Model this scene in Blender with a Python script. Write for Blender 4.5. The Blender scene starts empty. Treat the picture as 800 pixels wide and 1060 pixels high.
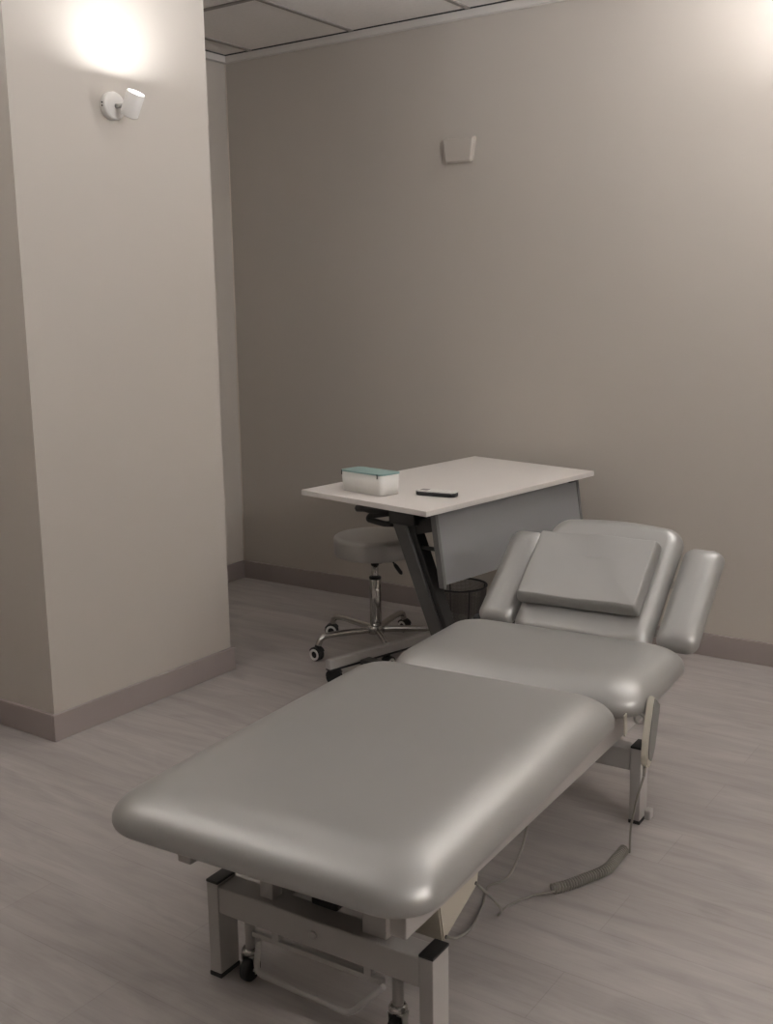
import bpy, bmesh, math, random
from mathutils import Vector, Matrix
random.seed(3)
PI = math.pi
S = bpy.context.scene
COL = S.collection

# ------------------------------------------------------------------ materials
def mat(name, rgb, rough=0.5, metal=0.0, spec=0.5, bump=None, vary=None, emit=None, alpha=None):
    m = bpy.data.materials.new(name); m.use_nodes = True
    nt = m.node_tree; N = nt.nodes; L = nt.links
    b = N['Principled BSDF']
    b.inputs['Base Color'].default_value = (*rgb, 1)
    b.inputs['Roughness'].default_value = rough
    b.inputs['Metallic'].default_value = metal
    b.inputs['Specular IOR Level'].default_value = spec
    if emit:
        b.inputs['Emission Color'].default_value = (*emit[0], 1)
        b.inputs['Emission Strength'].default_value = emit[1]
    if bump or vary:
        tc = N.new('ShaderNodeTexCoord')
    if vary:                                   # (scale, amount)
        n = N.new('ShaderNodeTexNoise'); n.inputs['Scale'].default_value = vary[0]; n.inputs['Detail'].default_value = 4
        L.new(tc.outputs['Object'], n.inputs['Vector'])
        r = N.new('ShaderNodeValToRGB')
        r.color_ramp.elements[0].color = (*[c * (1 - vary[1]) for c in rgb], 1)
        r.color_ramp.elements[1].color = (*[min(1, c * (1 + vary[1])) for c in rgb], 1)
        r.color_ramp.elements[0].position = .3; r.color_ramp.elements[1].position = .7
        L.new(n.outputs['Fac'], r.inputs['Fac']); L.new(r.outputs['Color'], b.inputs['Base Color'])
    if bump:                                   # (scale, strength, distance)
        n = N.new('ShaderNodeTexNoise'); n.inputs['Scale'].default_value = bump[0]; n.inputs['Detail'].default_value = 3
        L.new(tc.outputs['Object'], n.inputs['Vector'])
        bp = N.new('ShaderNodeBump'); bp.inputs['Strength'].default_value = bump[1]; bp.inputs['Distance'].default_value = bump[2]
        L.new(n.outputs['Fac'], bp.inputs['Height']); L.new(bp.outputs['Normal'], b.inputs['Normal'])
    return m

def floor_material():
    m = bpy.data.materials.new('vinyl_plank_floor'); m.use_nodes = True
    nt = m.node_tree; N = nt.nodes; L = nt.links; b = N['Principled BSDF']
    tc = N.new('ShaderNodeTexCoord')
    br = N.new('ShaderNodeTexBrick')
    br.offset = .37; br.inputs['Scale'].default_value = 1
    br.inputs['Brick Width'].default_value = 1.22; br.inputs['Row Height'].default_value = .182
    br.inputs['Mortar Size'].default_value = .0012; br.inputs['Mortar Smooth'].default_value = .3
    br.inputs['Color1'].default_value = (.375, .346, .332, 1)
    br.inputs['Color2'].default_value = (.40, .370, .355, 1)
    br.inputs['Mortar'].default_value = (.333, .306, .293, 1)
    mp0 = N.new('ShaderNodeMapping'); mp0.inputs['Location'].default_value = (.43, .09, 0)
    L.new(tc.outputs['Object'], mp0.inputs['Vector']); L.new(mp0.outputs['Vector'], br.inputs['Vector'])
    def grain(sc, scale, det, lo, hi, a, c):
        mp = N.new('ShaderNodeMapping'); mp.inputs['Scale'].default_value = sc
        L.new(tc.outputs['Object'], mp.inputs['Vector'])
        n = N.new('ShaderNodeTexNoise'); n.inputs['Scale'].default_value = scale; n.inputs['Detail'].default_value = det
        n.inputs['Distortion'].default_value = 1.2
        L.new(mp.outputs['Vector'], n.inputs['Vector'])
        r = N.new('ShaderNodeValToRGB')
        r.color_ramp.elements[0].position = lo; r.color_ramp.elements[1].position = hi
        r.color_ramp.elements[0].color = (a, a, a, 1); r.color_ramp.elements[1].color = (c, c, c, 1)
        L.new(n.outputs['Fac'], r.inputs['Fac']); return r
    col = br.outputs['Color']
    for g in (grain((1, 7, 1), 1.8, 7, .3, .7, .86, 1.09), grain((2.5, 40, 1), 2.5, 6, .25, .55, .93, 1.02), grain((1, 2.2, 1), 3.2, 5, .3, .45, .90, 1.0)):
        mx = N.new('ShaderNodeMix'); mx.data_type = 'RGBA'; mx.blend_type = 'MULTIPLY'; mx.inputs[0].default_value = 1
        L.new(col, mx.inputs[6]); L.new(g.outputs['Color'], mx.inputs[7]); col = mx.outputs[2]
    L.new(col, b.inputs['Base Color'])
    b.inputs['Roughness'].default_value = .55; b.inputs['Specular IOR Level'].default_value = .35
    bp = N.new('ShaderNodeBump'); bp.inputs['Strength'].default_value = .15; bp.inputs['Distance'].default_value = .002
    L.new(br.outputs['Fac'], bp.inputs['Height']); bp.invert = True
    L.new(bp.outputs['Normal'], b.inputs['Normal'])
    return m

M = dict(
    wall=mat('beige_paint', (.50, .462, .418), .8, spec=.25, bump=(90, .08, .002), vary=(1.2, .015)),
    base=mat('taupe_skirting', (.33, .285, .272), .5, spec=.4, vary=(3, .05)),
    ceil=mat('ceiling_tile', (.72, .69, .66), .9, spec=.1, bump=(160, .25, .002), vary=(60, .03)),
    tee=mat('ceiling_grid_shaded', (.27, .245, .225), .6),  # grid bars coloured dark to paint in the shadow lines between tiles
    trim=mat('ceiling_trim_paint', (.60, .57, .54), .55),
    caulk=mat('caulk', (.62, .56, .49), .7),
    floor=floor_material(),
    vinyl=mat('silver_grey_vinyl', (.375, .372, .36), .40, metal=.5, spec=.6, bump=(260, .05, .001), vary=(2, .03)),
    vinyl_dark=mat('grey_vinyl_seat', (.42, .41, .395), .38, metal=.4, spec=.5, bump=(260, .05, .001)),
    frame=mat('light_grey_powder_coat', (.40, .383, .368), .42, spec=.5, bump=(300, .03, .001)),
    cream=mat('cream_plastic', (.47, .44, .37), .45),
    black=mat('black_plastic', (.012, .012, .012), .45),
    rubber=mat('black_rubber', (.016, .016, .016), .6),
    dark=mat('charcoal_steel', (.02, .0195, .0195), .5, spec=.5),
    darkface=mat('graphite_steel', (.062, .060, .058), .42, spec=.5),
    chrome=mat('chrome', (.62, .61, .59), .16, metal=1),
    zinc=mat('zinc_steel', (.45, .44, .42), .32, metal=1),
    lam=mat('white_laminate', (.70, .665, .635), .42, spec=.4, vary=(5, .01)),
    lam_edge=mat('white_edge_band', (.60, .575, .55), .5),
    panel=mat('blue_grey_panel', (.225, .226, .232), .5, spec=.4),
    alu=mat('grey_panel_edge', (.13, .128, .126), .45),
    white=mat('white_plastic', (.74, .73, .70), .4),
    teal=mat('teal_plastic', (.27, .40, .385), .4),
    keypad=mat('grey_keypad', (.20, .195, .185), .45),
    cord=mat('grey_cord', (.27, .255, .225), .5),
    mesh=mat('black_wire', (.014, .013, .012), .5),
    wire=mat('brown_black_wire', (.085, .075, .068), .5),
    lens=mat('lamp_lens', (1, 1, 1), .5, emit=((.985, .985, 1.0), 260)),
    lamp=mat('white_lamp_paint', (.78, .76, .73), .4),
    display=mat('grey_display', (.13, .12, .11), .3),
)

# ------------------------------------------------------------------ mesh helpers
def bm_new(): return bmesh.new()

def add_box(bm, c, s, rot=None, bevel=0.0, seg=2, mi=0):
    t = bmesh.new()
    bmesh.ops.create_cube(t, size=1)
    bmesh.ops.scale(t, vec=s, verts=t.verts)
    if bevel: bmesh.ops.bevel(t, geom=t.edges[:], offset=bevel, segments=seg, profile=.5, affect='EDGES')
    merge(bm, t, c, rot, mi)

def merge(bm, t, c=(0, 0, 0), rot=None, mi=0):
    Mx = Matrix.Translation(Vector(c)) @ (rot.to_4x4() if rot is not None else Matrix.Identity(4))
    vs = {}
    for v in t.verts: vs[v] = bm.verts.new(Mx @ v.co)
    for f in t.faces:
        try:
            g = bm.faces.new([vs[v] for v in f.verts]); g.smooth = f.smooth; g.material_index = mi if mi else f.material_index
        except ValueError: pass
    t.free()

def add_lathe(bm, prof, n=32, c=(0, 0, 0), rot=None, mi=0, closed=True):
    t = bmesh.new(); rings = []
    for r, z in prof:
        rings.append([t.verts.new((r * math.cos(2 * PI * k / n), r * math.sin(2 * PI * k / n), z)) for k in range(n)])
    for a, b in zip(rings, rings[1:]):
        for k in range(n):
            f = t.faces.new((a[k], a[(k + 1) % n], b[(k + 1) % n], b[k])); f.smooth = True
    if closed:
        t.faces.new(rings[0][::-1]); t.faces.new(rings[-1])
    merge(bm, t, c, rot, mi)

def smooth_path(pts, k=6, closed=False):
    P = [Vector(p) for p in pts]
    if len(P) < 3: return P
    out = []; n = len(P)
    for i in range(n - 1 if not closed else n):
        p1, p2 = P[i], P[(i + 1) % n]
        p0 = P[i - 1] if (i > 0 or closed) else p1 * 2 - p2
        p3 = P[(i + 2) % n] if (i + 2 < n or closed) else p2 * 2 - p1
        for j in range(k):
            t = j / k
            out.append(.5 * ((2 * p1) + (p2 - p0) * t + (2 * p0 - 5 * p1 + 4 * p2 - p3) * t * t + (3 * p1 - p0 - 3 * p2 + p3) * t ** 3))
    if not closed: out.append(P[-1])
    return out

def add_tube(bm, pts, r, n=10, mi=0, closed=False, cap=True):
    P = [Vector(p) for p in pts]; m = len(P)
    rad = r if isinstance(r, (list, tuple)) else [r] * m
    tang = []
    for i in range(m):
        a = P[i - 1] if (i > 0 or closed) else P[i]; b = P[(i + 1) % m] if (i < m - 1 or closed) else P[i]
        tang.append((b - a).normalized())
    up = Vector((0, 0, 1)) if abs(tang[0].z) < .9 else Vector((1, 0, 0))
    nrm = tang[0].cross(up).normalized(); rings = []
    for i in range(m):
        if i:
            nrm = (nrm - tang[i] * nrm.dot(tang[i])).normalized()
        bn = tang[i].cross(nrm)
        rings.append([bm.verts.new(P[i] + (nrm * math.cos(2 * PI * k / n) + bn * math.sin(2 * PI * k / n)) * rad[i]) for k in range(n)])
    pairs = list(zip(rings, rings[1:])) + ([(rings[-1], rings[0])] if closed else [])
    for a, b in pairs:
        for k in range(n):
            f = bm.faces.new((a[k], b[k], b[(k + 1) % n], a[(k + 1) % n])); f.smooth = True; f.material_index = mi
    if cap and not closed:
        for ring, fl in ((rings[0], 0), (rings[-1], 1)):
            f = bm.faces.new(ring if fl == 0 else ring[::-1]); f.material_index = mi

def fillet(pts, r, k=6):
    """polyline with rounded corners"""
    P = [Vector(p) for p in pts]; out = [P[0]]
    for i in range(1, len(P) - 1):
        a = (P[i - 1] - P[i]); b = (P[i + 1] - P[i])
        rr = min(r, a.length * .45, b.length * .45)
        A = P[i] + a.normalized() * rr; B = P[i] + b.normalized() * rr
        for j in range(k + 1):
            t = j / k
            out.append(A * (1 - t) ** 2 + P[i] * 2 * t * (1 - t) + B * t * t)
    out.append(P[-1]); return out

def add_prism(bm, poly, axis_vec, mi=0):
    """extrude a planar polygon (list of 3-D points) by axis_vec"""
    a = [bm.verts.new(Vector(p)) for p in poly]; b = [bm.verts.new(Vector(p) + Vector(axis_vec)) for p in poly]
    n = len(a); fs = [bm.faces.new(a[::-1]), bm.faces.new(b)]
    for i in range(n): fs.append(bm.faces.new((a[i], a[(i + 1) % n], b[(i + 1) % n], b[i])))
    for f in fs: f.material_index = mi

def rrect(a, b, r, n=9, ne=6):
    pts = []
    for cx, cy, s in ((a - r, b - r, 0), (-a + r, b - r, 1), (-a + r, -b + r, 2), (a - r, -b + r, 3)):
        for k in range(n + 1):
            t = PI / 2 * (s + k / n)
            pts.append((cx + r * math.cos(t), cy + r * math.sin(t)))
        # points along the following straight edge
        nx = [(-a + r, b), (-a, -b + r), (a - r, -b), (a, b - r)][s]
        x0, y0 = pts[-1]
        for k in range(1, ne):
            pts.append((x0 + (nx[0] - x0) * k / ne, y0 + (nx[1] - y0) * k / ne))
    return pts

def cushion_bm(a, b, r, t, top_r, bot_r, dome=.0, flat=.012, warp=None, sag=0):
    """upholstered pad: rounded outline, bullnosed rim, top at z=0, bottom at -t"""
    bm = bmesh.new(); prof = []
    K = 9
    prof.append((bot_r + .05, -t)); 
    for k in range(K + 1):
        q = PI / 2 * k / K
        prof.append((bot_r * (1 - math.sin(q)), -t + bot_r * (1 - math.cos(q))))
    tz = t - bot_r                                # height left for the upper rim
    for k in range(1, 17):
        q = PI / 2 * k / 16
        prof.append((top_r * (1 - math.cos(q)), -tz + tz * math.sin(q)))
    m = min(a, b)
    for f in (.15, .35, .55, .75):
        i = top_r + (m - top_r) * f
        prof.append((i, dome * (1 - (1 - f) ** 2)))
    rings = []
    for i, z in prof:
        i = min(i, m * .985)
        pts = rrect(a - i, b - i, min(max(r - i * .35, r * .35), (a - i) * .96, (b - i) * .96))
        ring = []
        for x, y in pts:
            p = Vector((x, y, z))
            if warp: p = warp(p)
            ring.append(bm.verts.new(p))
        rings.append(ring)
    n = len(rings[0])
    for A, B in zip(rings, rings[1:]):
        for k in range(n):
            f = bm.faces.new((A[k], A[(k + 1) % n], B[(k + 1) % n], B[k])); f.smooth = True
    f = bm.faces.new(rings[0][::-1]); f = bm.faces.new(rings[-1]); f.smooth = True
    return bm

def obj(name, bm, m, parent=None, loc=None, rot=None, smooth_angle=None):
    me = bpy.data.meshes.new(name)
    bmesh.ops.recalc_face_normals(bm, faces=bm.faces)
    bm.to_mesh(me); bm.free()
    for x in (m if isinstance(m, (list, tuple)) else [m]): me.materials.append(x)
    o = bpy.data.objects.new(name, me); COL.objects.link(o)
    if parent: o.parent = parent
    if loc: o.location = loc
    if rot: o.rotation_euler = rot
    return o

def tag(o, label, cat, group=None):
    o['label'] = label; o['category'] = cat
    if group: o['group'] = group
    return o

def thing(name, label, cat, loc=(0, 0, 0), rz=0, group=None):
    o = bpy.data.objects.new(name, None); COL.objects.link(o)
    o.empty_display_size = .05
    o.location = loc; o.rotation_euler = (0, 0, rz)
    return tag(o, label, cat, group)

def struct(name, bm, m, parent=None, label=None):
    o = obj(name, bm, m, parent)
    if not parent: o['kind'] = 'structure'
    if label: o['label'] = label
    return o

def box(name, lo, hi, m, parent=None, bevel=0.0, mi=0):
    bm = bm_new(); lo, hi = Vector(lo), Vector(hi)
    add_box(bm, (lo + hi) / 2, hi - lo, None, bevel)
    return obj(name, bm, m, parent)

def swall(name, lo, hi, m=None, label=None):
    bm = bm_new(); lo, hi = Vector(lo), Vector(hi); add_box(bm, (lo + hi) / 2, hi - lo)
    return struct(name, bm, m or M['wall'], label=label)

# ------------------------------------------------------------------ room shell
XL, D, H = -3.807, 4.162, 2.615
XP, Y0, Y1 = -2.835, 2.148, 2.998
XW, XR, YF = -3.125, 2.1, -3.6
HB, TB = .092, .013
swall('floor', (XL - .3, YF - .2, -.1), (XR + .2, D + .2, 0), M['floor'], 'pale grey wood-look plank floor')
ce = swall('ceiling', (XL - .3, YF - .2, H), (XR + .2, D + .2, H + .1), M['ceil'], 'suspended ceiling of square beige tiles')
bm = bm_new()
x = XL + .187
while x < XR:
    add_box(bm, (x, (YF + D) / 2, H - .002), (.022, D - YF, .006)); x += .6
y = 3.49
while y > YF:
    add_box(bm, ((XL + XR) / 2, y, H - .0025), (XR - XL, .022, .006)); y -= .6
obj('ceiling_grid', bm, M['tee'], ce)
swall('wall_back', (XL - .2, D, 0), (XR + .2, D + .15, H), label='beige painted back wall')
swall('wall_alcove', (XL - .15, Y1, 0), (XL, D, H))
swall('wall_pillar', (XL - .15, Y0, 0), (XP, Y1, H), label='beige boxed-out pillar carrying a wall lamp')
swall('wall_left', (XW - .15, YF, 0), (XW, Y0, H))
swall('wall_right', (XR, YF, 0), (XR + .15, D, H))
swall('wall_front', (XW, YF - .15, 0), (XR + .15, YF, H))

def skirting(name, runs, label=None):
    bm = bm_new()
    for lo, hi in runs:
        lo, hi = Vector((*lo, 0)), Vector((*hi, HB)); add_box(bm, (lo + hi) / 2, hi - lo, None, .0025, 2)
    return struct(name, bm, M['base'], label=label)
skirting('baseboard_back', [((XL, D - TB), (XR, D))], 'taupe skirting along the back wall')
skirting('baseboard_alcove', [((XL, Y1), (XL + TB, D - TB))])
skirting('baseboard_pillar', [((XP, Y0 - TB), (XP + TB, Y1 + TB)), ((XW + TB, Y0 - TB), (XP, Y0)), ((XL + TB, Y1), (XP, Y1 + TB))], 'taupe skirting around the pillar')
skirting('baseboard_left', [((XW, YF), (XW + TB, Y0))])
skirting('baseboard_right', [((XR - TB, YF), (XR, D - TB))])
skirting('baseboard_front', [((XW + TB, YF), (XR - TB, YF + TB))])
def crown(name, a, b, inward):
    bm = bm_new(); a, b, i = Vector(a), Vector(b), Vector(inward)
    z = Vector((0, 0, 1))
    prof = [z * 0, z * -.036, i * .006 - z * .038, i * .022 - z * .034, i * .024 - z * .012, i * .024]
    add_prism(bm, [a + p for p in prof], b - a)
    t = struct(name, bm, M['trim'])
    bm = bm_new(); add_prism(bm, [a + i * .0242, a + i * .0242 - z * .0055, a + i * .0275 - z * .0055, a + i * .0275], b - a)
    obj('shadow_strip', bm, M['dark'], t)  # solid dark strip standing in for the shade beside the trim
    return t
crown('trim_1', (XL, D, H), (XR, D, H), (0, -1, 0))
crown('trim_2', (XL, Y1, H), (XL, D - .001, H), (1, 0, 0))
bm = bm_new(); add_tube(bm, [(XL + .001, D - .001, HB), (XL + .001, D - .001, H - .03)], .0035, 8); struct('trim_3', bm, M['caulk'])

# ------------------------------------------------------------------ wall lamps
def make_wall_lamp(label, loc, rz):
    """base: centre of the mounting plate on the wall; local +x leaves the wall, local y along it"""
    t = thing('wall_lamp', label, 'lamp', loc, rz)
    R = Matrix.Rotation(PI / 2, 3, 'Y')
    bm = bm_new(); add_lathe(bm, [(.043, 0), (.044, .002), (.044, .020), (.0425, .0235), (.038, .025), (.037, .025)], 48, (0, 0, 0), R)
    pl = obj('mounting_plate', bm, M['lamp'], t)
    bm = bm_new()
    for dz in (-.004, .006): add_lathe(bm, [(.002, 0), (.0028, .002), (.0028, .003)], 10, (.012, -.0432, dz), Matrix.Rotation(PI / 2, 3, 'X'))
    obj('screw', bm, M['black'], pl)
    bm = bm_new(); add_tube(bm, [(.024, 0.002, -.001), (.055, .012, -.001)], .0075, 16)
    obj('arm', bm, M['zinc'], t)
    hc = Vector((.083, .018, -.002)); tilt = Matrix.Rotation(math.radians(31), 3, 'Y')
    bm = bm_new()
    add_lathe(bm, [(.006, -.036), (.026, -.036), (.0285, -.034), (.0295, -.031), (.0295, .040), (.0282, .042), (.0268, .040), (.0265, .034)], 48, hc, tilt)
    sh = obj('lamp_shade', bm, M['lamp'], t)
    bm = bm_new(); add_lathe(bm, [(.0262, .037), (.0268, .0405), (.018, .0425), (.006, .043)], 40, hc, tilt)
    obj('lamp_lens', bm, M['lens'], sh)
    return t
def lens_mat(k):
    nm = 'lamp_lens_%g' % k
    m = bpy.data.materials.get(nm)
    if not m:
        m = M['lens'].copy(); m.name = nm
        m.node_tree.nodes['Principled BSDF'].inputs['Emission Strength'].default_value = 260 * k
    return m
def copy_tree(o, parent=None):
    c = o.copy(); COL.objects.link(c)
    if parent: c.parent = parent
    for ch in list(o.children): copy_tree(ch, c)
    return c
la = make_wall_lamp('white cylinder wall lamp shining up the pillar', (XP, 2.542, 2.054), 0)
for loc, rz, lb, k in (((-.70, D, 2.055), -PI / 2, 'white cylinder wall lamp just past the right edge of the back wall view', 7.0),
                       ((XR, 1.6, 2.055), PI, 'unseen wall lamp added on the right wall to brighten the room', 18.0),  # unseen lamp, added to brighten the room from the right
                       ((XW, .8, 2.055), 0, 'unseen wall lamp added on the left wall for cushion highlights', 4.2)):  # unseen lamp, added for the front cushion highlight and near floor
    c = copy_tree(la); c.location = loc; c.rotation_euler = (0, 0, rz); c['label'] = lb
    for sh in c.children:
        for ln in sh.children:
            if ln.name.startswith('lamp_lens'):
                ln.data = ln.data.copy(); ln.data.materials[0] = lens_mat(k)
# blank cover on the back wall
t = thing('cover_plate', 'blank beige tapered cover plate high on the back wall', 'cover plate', (-2.474, D + .001, 2.055))
bm = bm_new()
out = [(-.076, .052), (.076, .052), (.078, .046), (.066, -.042), (.060, -.050), (-.060, -.050), (-.066, -.042), (-.078, .046)]
back = [bm.verts.new((px, 0, pz)) for px, pz in out]; mid = [bm.verts.new((px, -.016, pz)) for px, pz in out]
fr = [bm.verts.new((px * .90, -.022, pz * .88 + .002)) for px, pz in out]
for A, B in ((back, mid), (mid, fr)):
    for k in range(8): bm.faces.new((A[k], A[(k + 1) % 8], B[(k + 1) % 8], B[k])).smooth = False
bm.faces.new(fr); bm.faces.new(back[::-1])
obj('cover', bm, M['wall'], t)

# ------------------------------------------------------------------ desk
DR = math.radians(-7.9)
DL, DW, DZ = 1.042, .607, .74
desk = thing('desk', 'white-topped desk with slanted charcoal legs against the back wall', 'desk', (-2.5, 3.055, 0), DR)
tiltv = .012
def dz(u, v): return DZ + tiltv * (v / DL - u / DW) 
bm = bm_new()
tt = .019
cs = [(0, 0), (DW, 0), (DW, DL), (0, DL)]
a = [bm.verts.new((u, v, dz(u, v) - tt)) for u, v in cs]; b = [bm.verts.new((u, v, dz(u, v))) for u, v in cs]
bm.faces.new(a[::-1]); bm.faces.new(b)
for k in range(4): bm.faces.new((a[k], a[(k + 1) % 4], b[(k + 1) % 4], b[k])).material_index = 1
bmesh.ops.bevel(bm, geom=bm.edges[:], offset=.0015, segments=2, affect='EDGES')
obj('tabletop', bm, [M['lam'], M['lam_edge']], desk)
def slant_bar(bm, p, q, w, h, mi=0):
    """rectangular bar p->q, w across desk width plane, h along desk length"""
    p, q = Vector(p), Vector(q); d = (q - p).normalized(); yv = Vector((0, 1, 0)); xv = yv.cross(d).normalized()
    R = Matrix((xv, yv, d)).transposed()
    add_box(bm, (p + q) / 2, (w, h, (q - p).length), R, .003, 2, mi)
for v in (.115, .93):
    bm = bm_new(); slant_bar(bm, (.358, v, .700), (.640, v, .085), .056, .012)
    lg = obj('leg', bm, M['darkface'], desk); 
    bm = bm_new(); slant_bar(bm, (.382, v + .03, .705), (.658, v + .03, .085), .056, .05)
    obj('leg_tube', bm, M['dark'], lg)
    bm = bm_new(); add_lathe(bm, [(.008, 0), (.008, .003), (.004, .0035), (.004, .002)], 16, (.371, v - .006, .655), Matrix.Rotation(PI / 2, 3, 'X')); obj('bolt', bm, M['zinc'], lg)
    bm = bm_new(); add_box(bm, (.435, v + .03, .075), (.53, .05, .03), None, .004)
    ft = obj('foot', bm, M['darkface'], desk)
    bm = bm_new(); add_box(bm, (.36, v + .02, .712), (.42, .045, .02), None, .003); add_box(bm, (.40, v + .02, .675), (.12, .06, .07), None, .004)
    obj('top_bracket', bm, M['black'], desk)
    bm = bm_new(); add_box(bm, (.475, v + .02, .640), (.10, .018, .05), Matrix.Rotation(-.25, 3, 'Y'), .003)
    obj('panel_arm', bm, M['black'], desk)
    bm = bm_new(); add_tube(bm, [(.47, v + .02, .565), (.558, v + .02, .565)], .0075, 12); obj('panel_rod', bm, M['black'], desk)
bm = bm_new(); add_tube(bm, [(.40, .13, .655), (.40, .95, .655)], .016, 14); obj('cross_tube', bm, M['black'], desk)
# fold levers at the near end
def lever(base, tip, r0, r1):
    bm = bm_new(); base, tip = Vector(base), Vector(tip)
    pts = [base, base.lerp(tip, .5), base.lerp(tip, .8), tip, tip + (tip - base).normalized() * .008]
    add_tube(bm, pts, [r0, r0, r1 * 1.1, r1, r1 * .4], 14)
    return obj('release_lever', bm, M['black'], desk)
lever((.34, .13, .694), (.185, .105, .676), .026, .013)
bm = bm_new(); add_tube(bm, fillet([(.33, .12, .672), (.245, .11, .655), (.235, .11, .640), (.31, .12, .630), (.345, .12, .635)], .012), .011, 12); obj('release_lever', bm, M['black'], desk)
# modesty panel, hung on the long side away from the stool
pt, pb = .540, .582
v0p, v1p, zt, zb = .10, 1.0, .705, .452
bm = bm_new()
add_prism(bm, [(pt, v0p + .014, zt), (pt + .016, v0p + .014, zt), (pb + .016, v0p + .014, zb), (pb, v0p + .014, zb)], (0, v1p - v0p - .028, 0))
pn = obj('modesty_panel', bm, M['panel'], desk)
for v in (v0p, v1p - .014):
    bm = bm_new(); add_prism(bm, [(pt - .004, v, zt + .004), (pt + .019, v, zt + .004), (pb + .019, v, zb - .012), (pb - .004, v, zb - .012)], (0, .014, 0))
    obj('panel_edge', bm, M['alu'], pn)
# low rail on the stool side with swivel castors
bm = bm_new(); p, q = Vector((.118, .0, .088)), Vector((.185, .62, .088)); d = (q - p).normalized(); R = Matrix((d.cross(Vector((0, 0, 1))), d, Vector((0, 0, 1)))).transposed()
add_box(bm, (p + q) / 2, (.03, (q - p).length, .036), R, .004)
obj('foot_rail', bm, M['frame'], desk)
bm = bm_new(); add_box(bm, (p + q) / 2 - Vector((0, 0, .0205)), (.032, (q - p).length - .004, .008), R, .002)
obj('rail_strip', bm, M['dark'], desk)
def castor(name, loc, r, w, parent, rz, housing=True, ring=None):
    bm = bm_new()
    Rx = Matrix.Rotation(PI / 2, 3, 'X')
    for s in (-1, 1):
        add_lathe(bm, [(r * .45, -w * .32), (r * .86, -w * .32), (r, -w * .2), (r, w * .2), (r * .86, w * .32), (r * .45, w * .32)], 28, (0, s * w * .42, r), Rx)
    if housing:
        pts = [(r * 1.12 * math.cos(t), 0, r + r * 1.12 * math.sin(t)) for t in [PI * k / 14 for k in range(-1, 15)]]
        add_prism(bm, [(x_, -w * .12, z_) for x_, _, z_ in pts], (0, w * .24, 0))
        ring_pts = [(r * 1.05 * math.cos(t), r + r * 1.05 * math.sin(t)) for t in [PI * k / 14 for k in range(2, 13)]]
        for (xa, za), (xb, zb_) in zip(ring_pts, ring_pts[1:]):
            add_box(bm, ((xa + xb) / 2, 0, (za + zb_) / 2), (math.hypot(xb - xa, zb_ - za) * 1.1, w * 1.5, r * .16), Matrix.Rotation(-math.atan2(zb_ - za, xb - xa), 3, 'Y'))
        add_lathe(bm, [(r * .3, r * 1.9), (r * .3, r * 2.35)], 14)
    c = obj(name, bm, M['rubber'], parent, loc, (0, 0, rz))
    if ring:
        for s in (-1, 1):
            bm = bm_new(); add_lathe(bm, [(r * .52, 0), (r * .86, 0), (r * .86, .0025), (r * .52, .0025), (r * .52, 0)], 28, (0, s * w * .80, r), Rx, closed=False); obj('hub_ring', bm, ring, c)
    return c
for lc, rz in (((.105, .045, 0), .6), ((.66, .145, 0), .2), ((.10, .96, 0), 1.2), ((.66, .96, 0), -.4)):
    castor('castor', lc, .029, .022, desk, rz)

# storage box and handset on the desk
DT = Matrix.Translation((-2.5, 3.055, 0)) @ Matrix.Rotation(DR, 4, 'Z')
def on_desk(u, v): p = DT @ Vector((u, v, dz(u, v))); return (p.x, p.y, p.z + .0005)
bx = thing('storage_box', 'small white plastic box with a teal lid on the desk', 'box', on_desk(.225, .135), DR - .05)
bl, bw, bh = .108, .050, .072
bm = bm_new()
rr0 = rrect(bl - .004, bw - .004, .014); rr1 = rrect(bl, bw, .016)
A = [bm.verts.new((x_, y_, 0)) for x_, y_ in rr0]; B = [bm.verts.new((x_, y_, bh)) for x_, y_ in rr1]
n = len(A)
for k in range(n): bm.faces.new((A[k], A[(k + 1) % n], B[(k + 1) % n], B[k])).smooth = True
bm.faces.new(A[::-1]); bm.faces.new(B)
obj('box_body', bm, M['white'], bx)
bm = bm_new(); add_prism(bm, [(x_, y_, bh + .0005) for x_, y_ in rrect(bl + .001, bw + .001, .016)], (0, 0, .006)); bmesh.ops.bevel(bm, geom=[e for e in bm.edges if abs(e.verts[0].co.z - e.verts[1].co.z) < 1e-6 and e.verts[0].co.z > bh + .003], offset=.002, segments=2, affect='EDGES')
obj('lid', bm, M['teal'], bx)
for s in (-.098, .088):
    bm = bm_new(); add_box(bm, (s, -bw - .0008, bh - .003), (.004, .0022, .017), None, .0008); obj('clip', bm, M['black'], bx)
hs = thing('handset', 'slim white-faced black handset lying on the desk', 'handset', on_desk(.455, .238), DR + .24)
bm = bm_new()
P0 = rrect(.078, .026, .018)
A = [bm.verts.new((x_ * .97, y_ * .94, 0)) for x_, y_ in P0]; B = [bm.verts.new((x_, y_, .004)) for x_, y_ in P0]; C_ = [bm.verts.new((x_, y_, .014)) for x_, y_ in P0]
n = len(A)
for a_, b_ in ((A, B), (B, C_)):
    for k in range(n): bm.faces.new((a_[k], a_[(k + 1) % n], b_[(k + 1) % n], b_[k])).smooth = True
bm.faces.new(A[::-1]); bm.faces.new(C_)
obj('handset_body', bm, M['black'], hs)
bm = bm_new(); add_prism(bm, [(x_ * .985, y_ * .96, .0142) for x_, y_ in P0], (0, 0, .004)); bmesh.ops.bevel(bm, geom=[e for e in bm.edges if e.verts[0].co.z > .017 and e.verts[1].co.z > .017], offset=.0018, segments=2, affect='EDGES')
fp = obj('face_plate', bm, M['white'], hs)
bm = bm_new(); add_box(bm, (-.047, 0, .0186), (.030, .026, .001), None, .0004); obj('display', bm, M['display'], hs)
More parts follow.
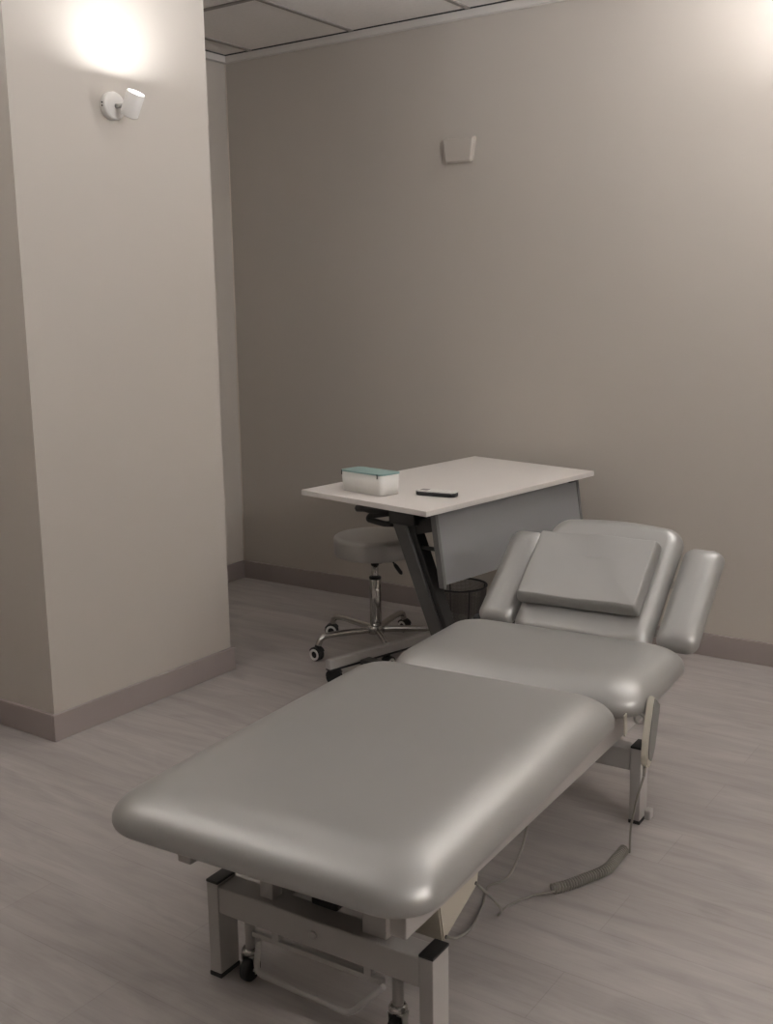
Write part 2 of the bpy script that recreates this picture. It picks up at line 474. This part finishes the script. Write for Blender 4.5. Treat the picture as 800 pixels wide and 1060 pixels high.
for i in range(4):
    for j in range(3):
        bm = bm_new(); add_box(bm, (-.012 + i * .017, -.011 + j * .011, .0187), (.010, .007, .0012), None, .0005); obj('key', bm, M['white'], fp)

# ------------------------------------------------------------------ stool
sx, sy = -2.497, 3.514
st = thing('stool', 'round grey vinyl stool on a chrome five-castor base beside the desk', 'stool', (sx, sy, 0))
rs, zt = .166, .491
bm = bm_new()
prof = [(.05, zt - .088), (.152, zt - .088), (rs - .004, zt - .084), (rs, zt - .078), (rs + .001, zt - .045)]
prof += [(rs + .001, zt - .020)]
for k in range(1, 9):
    q = PI / 2 * k / 8
    prof.append((rs - .017 + .018 * math.cos(q), zt - .020 + .018 * math.sin(q)))
prof += [(rs * .8, zt + .0005), (rs * .5, zt + .003), (.01, zt + .004)]
add_lathe(bm, prof, 64); se = obj('seat', bm, M['vinyl_dark'], st)
bm = bm_new(); bmx = [(rs + .0012 , zt - .022), (rs + .0028, zt - .0205), (rs + .0012, zt - .019)]; add_lathe(bm, bmx, 64, closed=False); obj('seam', bm, M['vinyl_dark'], se)
bm = bm_new(); add_lathe(bm, [(.075, zt - .092), (.075, zt - .089)], 32); add_box(bm, (0, 0, zt - .102), (.11, .07, .022), None, .004); obj('seat_plate', bm, M['black'], st)
bm = bm_new(); add_lathe(bm, [(.014, .27), (.014, zt - .11)], 24); obj('gas_column', bm, M['chrome'], st)
bm = bm_new(); add_lathe(bm, [(.0165, zt - .132), (.0175, zt - .128), (.0175, zt - .112), (.016, zt - .110)], 24); obj('column_collar', bm, M['black'], st)
bm = bm_new(); add_lathe(bm, [(.0215, .095), (.0245, .097), (.0245, .300), (.0225, .304)], 32); slv = obj('column_sleeve', bm, M['chrome'], st)
bm = bm_new(); add_lathe(bm, [(.0235, .302), (.0252, .304), (.0252, .311), (.020, .314)], 32); obj('sleeve_ring', bm, M['black'], slv)
rd = Vector((.82, .57, 0))
bm = bm_new(); add_tube(bm, [rd * .03 + Vector((0, 0, zt - .094)), rd * .062 + Vector((0, 0, zt - .099)), rd * .085 + Vector((0, 0, zt - .135))], .0035, 10)
lv = obj('height_lever', bm, M['black'], st)
bm = bm_new(); add_tube(bm, [rd * .080 + Vector((0, 0, zt - .128)), rd * .088 + Vector((0, 0, zt - .139)), rd * .106 + Vector((0, 0, zt - .165)), rd * .110 + Vector((0, 0, zt - .172))], [.006, .0085, .0085, .004], 12); obj('lever_grip', bm, M['black'], lv)
bm = bm_new(); add_lathe(bm, [(.024, .070), (.034, .072), (.036, .078), (.036, .100), (.033, .106), (.025, .108)], 32); obj('base_hub', bm, M['chrome'], st)
for k, ang in enumerate((25, 98, 170, 244, 315)):
    a_ = math.radians(ang); d = Vector((math.cos(a_), math.sin(a_), 0)); Z = Vector((0, 0, 1))
    bm = bm_new()
    path = smooth_path([d * .028 + Z * .088, d * .12 + Z * .094, d * .215 + Z * .096, d * .252 + Z * .086, d * .268 + Z * .058], 6)
    add_tube(bm, path, [.0135] * 9 + [.0125] * (len(path) - 9), 14)
    obj('base_arm', bm, M['chrome'], st)
    e = d * .273
    castor('castor', (e.x, e.y, 0), .027, .021, st, a_ + (PI * .55, 1.2, .6, PI * .62, -.8)[k], True, M['white'])

# ------------------------------------------------------------------ waste bin
wb = thing('waste_bin', 'round black wire mesh bin under the desk', 'bin', (-2.238, 3.755, 0))
hB, rT, rB = .258, .114, .092
bm = bm_new(); ns = 130
for k in range(ns):
    for s in (1,):
        t0 = 2 * PI * k / ns
        p, q = Vector((rB * math.cos(t0), rB * math.sin(t0), .004)), Vector((rT * math.cos(t0), rT * math.sin(t0), hB))
        add_tube(bm, [p, q], .0010, 4, cap=False)
for i in range(1, 46):
    z_ = hB * i / 46; r_ = rB + (rT - rB) * i / 46
    add_tube(bm, [(r_ * math.cos(2 * PI * k / 40), r_ * math.sin(2 * PI * k / 40), z_) for k in range(40)], .0009, 4, closed=True)
obj('wire_mesh', bm, M['wire'], wb)
bm = bm_new(); add_tube(bm, [(rT * math.cos(2 * PI * k / 48), rT * math.sin(2 * PI * k / 48), hB) for k in range(48)], .0042, 8, closed=True); obj('rim', bm, M['mesh'], wb)
bm = bm_new(); add_lathe(bm, [(.01, .001), (rB, .001), (rB + .002, .003), (rB + .002, .012), (rB - .002, .012), (rB - .003, .005), (.01, .005)], 40); obj('bin_base', bm, M['mesh'], wb)
bm = bm_new()
for t0 in (.9, 0.9 + PI / 2, .9 + PI, .9 - PI / 2): add_tube(bm, [(rB * math.cos(t0), rB * math.sin(t0), .004), (rT * math.cos(t0), rT * math.sin(t0), hB)], .003, 6)
obj('upright_wire', bm, M['mesh'], wb)

# ------------------------------------------------------------------ treatment table
YB = math.radians(2.1); BX, BY = -1.232, 1.50
bed = thing('treatment_table', 'grey vinyl treatment table with raised backrest in the middle of the floor', 'treatment table', (BX, BY, 0), YB)
ZT = .468
def pad(name, bm, loc, rot): return obj(name, bm, M['vinyl'], bed, loc, rot)
CY = math.radians(1.9)
# leg section: v -.165 .. .835
LR = pad('leg_section_cushion', cushion_bm(.366, .521, .09, .088, .122, .022, .003), (-.031, .331, ZT + .008), (0, 0, CY))
# seat section
SE = pad('seat_cushion', cushion_bm(.359, .232, .08, .084, .098, .024, .002), (-.012, 1.082, ZT + .007), (0, 0, CY))
# raised backrest and arm pads
AL = math.radians(40)
BRm = Matrix.Rotation(AL, 3, 'X')
def backpt(u, s, off=0.0):
    return Vector((u, 1.30, .452)) + Vector((0, math.cos(AL), math.sin(AL))) * s + Vector((0, -math.sin(AL), math.cos(AL))) * off
def crown_end(hb, amt, a):
    def w(p):
        if p.y > hb * .3: p.y += amt * (1 - (p.x / a) ** 2) * ((p.y - hb * .3) / (hb * .7))
        return p
    return w
BK = pad('backrest_cushion', cushion_bm(.214, .222, .05, .064, .042, .02, .002, warp=crown_end(.222, .022, .214)), backpt(.0, .212), (AL, 0, 0))
for sgn, uc in ((-1, -.283), (1, .285)):
    ar = pad('armrest_cushion', cushion_bm(.061, .18, .034, .062, .048, .022, .001), backpt(uc, .20, -.004), (AL, 0, 0))
    for s_ in (.09, .27):
        bm = bm_new()
        p0, p1 = backpt(sgn * .16, s_, -.075), backpt(sgn * .30, s_, -.075)
        add_box(bm, (p0 + p1) / 2, (.16, .025, .006), BRm, .001)
        obj('armrest_bracket', bm, M['frame'], bed)
bm = bm_new(); p0 = backpt(-.345, .03, -.045); add_lathe(bm, [(.005, -.012), (.012, -.010), (.013, .004), (.009, .010), (.004, .011)], 16, p0, BRm); obj('armrest_knob', bm, M['black'], bed)
bm = bm_new()
for u in (-.15, .15):
    p0, p1 = backpt(u, -.02, -.082), backpt(u, .36, -.082); add_box(bm, (p0 + p1) / 2, (.03, .38, .03), BRm, .003)
for s_ in (-.01, .35):
    add_box(bm, backpt(0, s_, -.082), (.30, .03, .028), BRm, .003)
obj('backrest_frame', bm, M['frame'], bed)
bm = bm_new(); add_tube(bm, [backpt(.0, .22, -.09), (0, 1.05, .31)], .012, 12); add_tube(bm, [backpt(.0, .13, -.10), (0, 1.05, .31)], .018, 12); obj('backrest_strut', bm, M['zinc'], bed)
# upper frame under the cushions
bm = bm_new(); add_box(bm, (-.006, .335, ZT - .090), (.58, .90, .012), None, .003); obj('leg_section_board', bm, M['dark'], bed)
bm = bm_new(); add_box(bm, (-.01, 1.075, ZT - .086), (.56, .40, .012), None, .003); obj('seat_board', bm, M['dark'], bed)
for s in (-1, 1):
    box('side_rail', (s * .2525 - .0175, -.085, .303), (s * .2525 + .0175, 1.22, .368), M['frame'], bed, .003)
for v in (.10, 1.18):
    box('frame_crossbar', (-.235, v - .02, .306), (.235, v + .02, .352), M['frame'], bed, .003)
# base: four legs, two crossbars
for v in (0, 1.118):
    for s in (-1, 1):
        u0, u1 = sorted((s * .2745, s * .2445))
        lg = box('leg', (u0, v, .010), (u1, v + .060, .216), M['frame'], bed, .002)
        bm = bm_new(); add_box(bm, ((u0 + u1) / 2, v + .030, .219), (.0315, .0615, .006), None, .0015); obj('end_cap', bm, M['black'], lg)
        bm = bm_new(); add_box(bm, ((u0 + u1) / 2, v + .030, .005), (.0325, .0625, .010), None, .002); obj('foot_pad', bm, M['rubber'], lg)
    cb = box('base_crossbar', (-.2445, v + .002, .151), (.2445, v + .058, .212), M['frame'], bed, .003)
    bm = bm_new(); add_lathe(bm, [(.0095, 0), (.0095, .003), (.0065, .005), (.0055, .0035), (.003, .0032)], 20, (0.0, v + .002, .180), Matrix.Rotation(PI / 2, 3, 'X')); obj('bolt', bm, M['zinc'], cb)
bm = bm_new(); add_box(bm, (.283, 1.17, .014), (.018, .03, .028), None, .004); obj('floor_bracket', bm, M['frame'], bed)
box('base_rail', (-.15, .06, .155), (-.10, 1.12, .205), M['frame'], bed, .003)
# lifting arms and drive
for u0, u1 in ((-.145, -.112), (.107, .162)):
    box('lift_arm', (u0, .018, .212), (u1, .050, .31), M['frame'], bed, .002)
bm = bm_new(); add_box(bm, (-.055, .16, .278), (.17, .16, .05), None, .003); obj('motor_plate', bm, M['keypad'], bed)
bm = bm_new(); add_box(bm, (-.003, .085, .243), (.064, .08, .056), None, .004); mo = obj('motor', bm, M['black'], bed)
bm = bm_new(); add_tube(bm, [(.0, .085, .235), (.07, .085, .235)], .008, 14); add_tube(bm, [(.02, .085, .235), (.032, .085, .235)], .014, 14); obj('motor_shaft', bm, M['zinc'], mo)
bm = bm_new(); add_prism(bm, [(.236, .085, .303), (.236, .258, .303), (.236, .25, .238), (.236, .108, .183)], (-.11, 0, 0)); bmesh.ops.bevel(bm, geom=bm.edges[:], offset=.003, segments=2, affect='EDGES')
cx = obj('control_box', bm, M['cream'], bed)
for v, z_ in ((.116, .192), (.240, .245)):
    bm = bm_new(); add_lathe(bm, [(.004, 0), (.004, .0015)], 12, (.236, v, z_), Matrix.Rotation(PI / 2, 3, 'Y'))
    obj('cable_gland', bm, M['black'], cx)
# castor lift with pedal
bm = bm_new(); add_box(bm, (.0, .012, .128), (.32, .012, .012), None, .002)
for u in (-.10, .125): add_box(bm, (u, .014, .141), (.018, .016, .022), None, .002)
obj('castor_bar', bm, M['frame'], bed)
bm = bm_new(); add_tube(bm, fillet([(-.138, .0, .126), (-.146, -.002, .050), (.090, -.006, .044), (.165, .002, .126)], .02), .0062, 12); obj('lift_pedal', bm, M['frame'], bed)
for u in (-.19, .176):
    bm = bm_new(); add_tube(bm, [(u, .035, .155), (u, .035, .072)], .0115, 18); sm = obj('castor_stem', bm, M['frame'], bed)
    bm = bm_new(); add_lathe(bm, [(.009, .076), (.016, .074), (.019, .069), (.019, .063), (.015, .058), (.008, .056)], 24, (u, .035, 0)); obj('swivel', bm, M['chrome'], sm)
    bm = bm_new()
    for s in (-1, 1): add_prism(bm, [(u + s * .0145, .022, .060), (u + s * .0145, .048, .060), (u + s * .0145, .040, .022), (u + s * .0145, .028, .018)], (s * .002, 0, 0))
    add_box(bm, (u, .035, .059), (.032, .028, .003))
    obj('castor_fork', bm, M['zinc'], sm)
    bm = bm_new(); add_lathe(bm, [(.006, -.011), (.022, -.011), (.0255, -.008), (.0265, 0), (.0255, .008), (.022, .011), (.006, .011)], 32, (u, .030, .0265), Matrix.Rotation(PI / 2, 3, 'Y')); wl = obj('castor_wheel', bm, M['rubber'], bed)
    bm = bm_new(); add_tube(bm, [(u - .018, .030, .0265), (u + .018, .030, .0265)], .004, 12); obj('axle', bm, M['zinc'], wl)
# release tab and hook under the seat edge
bm = bm_new(); add_box(bm, (.318, .865, .385), (.004, .018, .056), Matrix.Rotation(.12, 3, 'X'), .0012); obj('release_tab', bm, M['cream'], bed)
bm = bm_new(); add_tube(bm, fillet([(.285, .91, .40), (.338, .91, .405), (.352, .912, .392), (.345, .912, .376), (.328, .91, .378), (.325, .91, .392)], .012), .0035, 8); obj('hook', bm, M['zinc'], bed)

# mains cable from the control box, trailing under the table
BT = Matrix.Translation((BX, BY, 0)) @ Matrix.Rotation(YB, 4, 'Z')
def bw_(u, v, z): return BT @ Vector((u, v, z))
bm = bm_new()
add_tube(bm, smooth_path([bw_(.237, .116, .192), bw_(.205, .22, .125), bw_(.14, .40, .03), bw_(.10, .534, .004), bw_(.072, .615, .004), bw_(.094, .675, .006), bw_(.10, .735, .045), bw_(.10, .775, .10), bw_(.095, .80, .16), bw_(.09, .83, .23), bw_(.09, .86, .31)], 8), .0032, 8)
tag(obj('power_cable', bm, M['cord']), 'thin plain grey cable looping on the floor under the treatment table', 'cable')

# pillow on the backrest
def pil_warp(p):
    x, y, z = p
    p.z += .004 * math.sin(x * 21 + y * 9) * (1 if z > -.03 else 0) * max(0, 1 - (abs(x) / .19) ** 4)
    return p
bmp = cushion_bm(.191, .129, .010, .05, .012, .012, .006, warp=pil_warp)
R3 = Matrix.Rotation(YB, 3, 'Z') @ BRm @ Matrix.Rotation(math.radians(.8), 3, 'Z')
pw = obj('pillow_pad', bmp, M['vinyl'])
pil = bpy.data.objects.new('pillow', pw.data); COL.objects.link(pil); bpy.data.objects.remove(pw); pil.data.name = 'pillow'
pil.location = BT @ backpt(-.018, .208, .0535); pil.rotation_euler = R3.to_euler()
tag(pil, 'flat rectangular grey vinyl pillow resting on the raised backrest', 'pillow')

# hand control hanging at the seat edge, with its coiled lead
hcn = thing('hand_control', 'cream hand control hanging from the treatment table on a coiled lead', 'remote control', BT @ Vector((.358, .955, .43)), YB)
IT = (Matrix.Translation(hcn.location) @ Matrix.Rotation(YB, 4, 'Z')).inverted()
tl = Matrix.Rotation(math.radians(-37), 3, 'X') @ Matrix.Rotation(math.radians(-6), 3, 'Y')
bm = bm_new()
prof = [(-.026, .0), (-.029, -.02), (-.030, -.12), (-.022, -.155), (-.010, -.172), (.010, -.172), (.022, -.155), (.030, -.12), (.029, -.02), (.026, 0)]
add_prism(bm, [tl @ Vector((-.009, p[0], p[1])) for p in prof], tl @ Vector((.016, 0, 0)))
bmesh.ops.bevel(bm, geom=bm.edges[:], offset=.003, segments=2, affect='EDGES')
hb_ = obj('control_housing', bm, M['cream'], hcn)
bm = bm_new(); add_prism(bm, [tl @ Vector((.0072, p[0] * .86, p[1] * .86 - .006)) for p in prof], tl @ Vector((.003, 0, 0))); obj('keypad', bm, M['keypad'], hcn)
bm = bm_new(); e0 = tl @ Vector((-.001, 0, -.170)); e1 = tl @ Vector((-.001, 0, -.195)); add_tube(bm, [e0, e1], [.005, .0035], 10); obj('strain_relief', bm, M['cord'], hcn)
start = BT @ Vector((.358, .955, .43)); start = Matrix.Translation(hcn.location) @ Matrix.Rotation(YB, 4, 'Z') @ e1
W = lambda x_, y_, z_=.004: Vector((x_, y_, z_))
coil_axis = smooth_path([W(-1.04, 2.175, .015), W(-1.015, 2.215, .015), W(-.992, 2.268, .015), W(-.968, 2.33, .015), W(-.968, 2.40, .015), W(-.969, 2.455, .016)], 20)
# the straight part down from the control
down = smooth_path([start, start + Vector((-.01, -.02, -.06)), W(-.945, 2.43, .09), W(-.948, 2.435, .025), coil_axis[-1] + Vector((.011, 0, 0))], 8)
# helix
L_ = [0]
for a_, b_ in zip(coil_axis, coil_axis[1:]): L_.append(L_[-1] + (b_ - a_).length)
tot = L_[-1]; turns = int(tot / .0078); hel = []; nn = turns * 12
for i in range(nn + 1):
    s_ = tot * i / nn; j = max(k for k in range(len(L_)) if L_[k] <= s_ + 1e-9); j = min(j, len(L_) - 2)
    f = (s_ - L_[j]) / (L_[j + 1] - L_[j]); p = coil_axis[j].lerp(coil_axis[j + 1], f); d = (coil_axis[j + 1] - coil_axis[j]).normalized()
    s1 = d.cross(Vector((0, 0, 1))).normalized(); s2 = s1.cross(d)
    a_ = 2 * PI * i / 12
    hel.append(p + (s1 * math.cos(a_) + s2 * math.sin(a_)) * .0115)
tail = smooth_path([hel[0], W(-1.075, 2.14, .004), W(-1.10, 2.075, .004), W(-1.102, 2.03, .004), W(-1.10, 2.02, .004), bw_(.165, .50, .03), bw_(.205, .38, .13), bw_(.237, .24, .245)], 8)
bm = bm_new()
for pth in (down, tail): add_tube(bm, [IT @ p for p in pth], .003, 8)
obj('lead', bm, M['cord'], hcn)
bm = bm_new(); add_tube(bm, [IT @ p for p in hel], .0027, 6); obj('coiled_lead', bm, M['cord'], hcn)

# ------------------------------------------------------------------ camera, world, view
f_px, pitch, roll, yaw, camh = 1116.05, math.radians(10.645), math.radians(-.812), math.radians(34.726), 1.391
fwd = Vector((-math.sin(yaw) * math.cos(pitch), math.cos(yaw) * math.cos(pitch), -math.sin(pitch)))
right = Vector((math.cos(yaw), math.sin(yaw), 0)); up = right.cross(fwd)
r2 = right * math.cos(roll) + up * math.sin(roll); u2 = -right * math.sin(roll) + up * math.cos(roll)
cam = bpy.data.cameras.new('camera'); co = bpy.data.objects.new('camera', cam); COL.objects.link(co)
co.matrix_world = Matrix(((r2.x, u2.x, -fwd.x, 0), (r2.y, u2.y, -fwd.y, 0), (r2.z, u2.z, -fwd.z, camh), (0, 0, 0, 1)))
cam.sensor_fit = 'VERTICAL'; cam.sensor_height = 36; cam.lens = f_px * 36 / 1060; cam.clip_start = .02
S.camera = co
w = bpy.data.worlds.new('world'); S.world = w; w.use_nodes = True
w.node_tree.nodes['Background'].inputs['Color'].default_value = (.02, .02, .02, 1)
S.view_settings.view_transform = 'Standard'; S.view_settings.look = 'None'
S.view_settings.gamma = 1; S.view_settings.use_curve_mapping = False
S.view_settings.exposure = 1.65
S.cycles.max_bounces = 8; S.cycles.diffuse_bounces = 6
S.cycles.use_denoising = True
S.cycles.sample_clamp_indirect = 6; S.cycles.sample_clamp_direct = 1.2
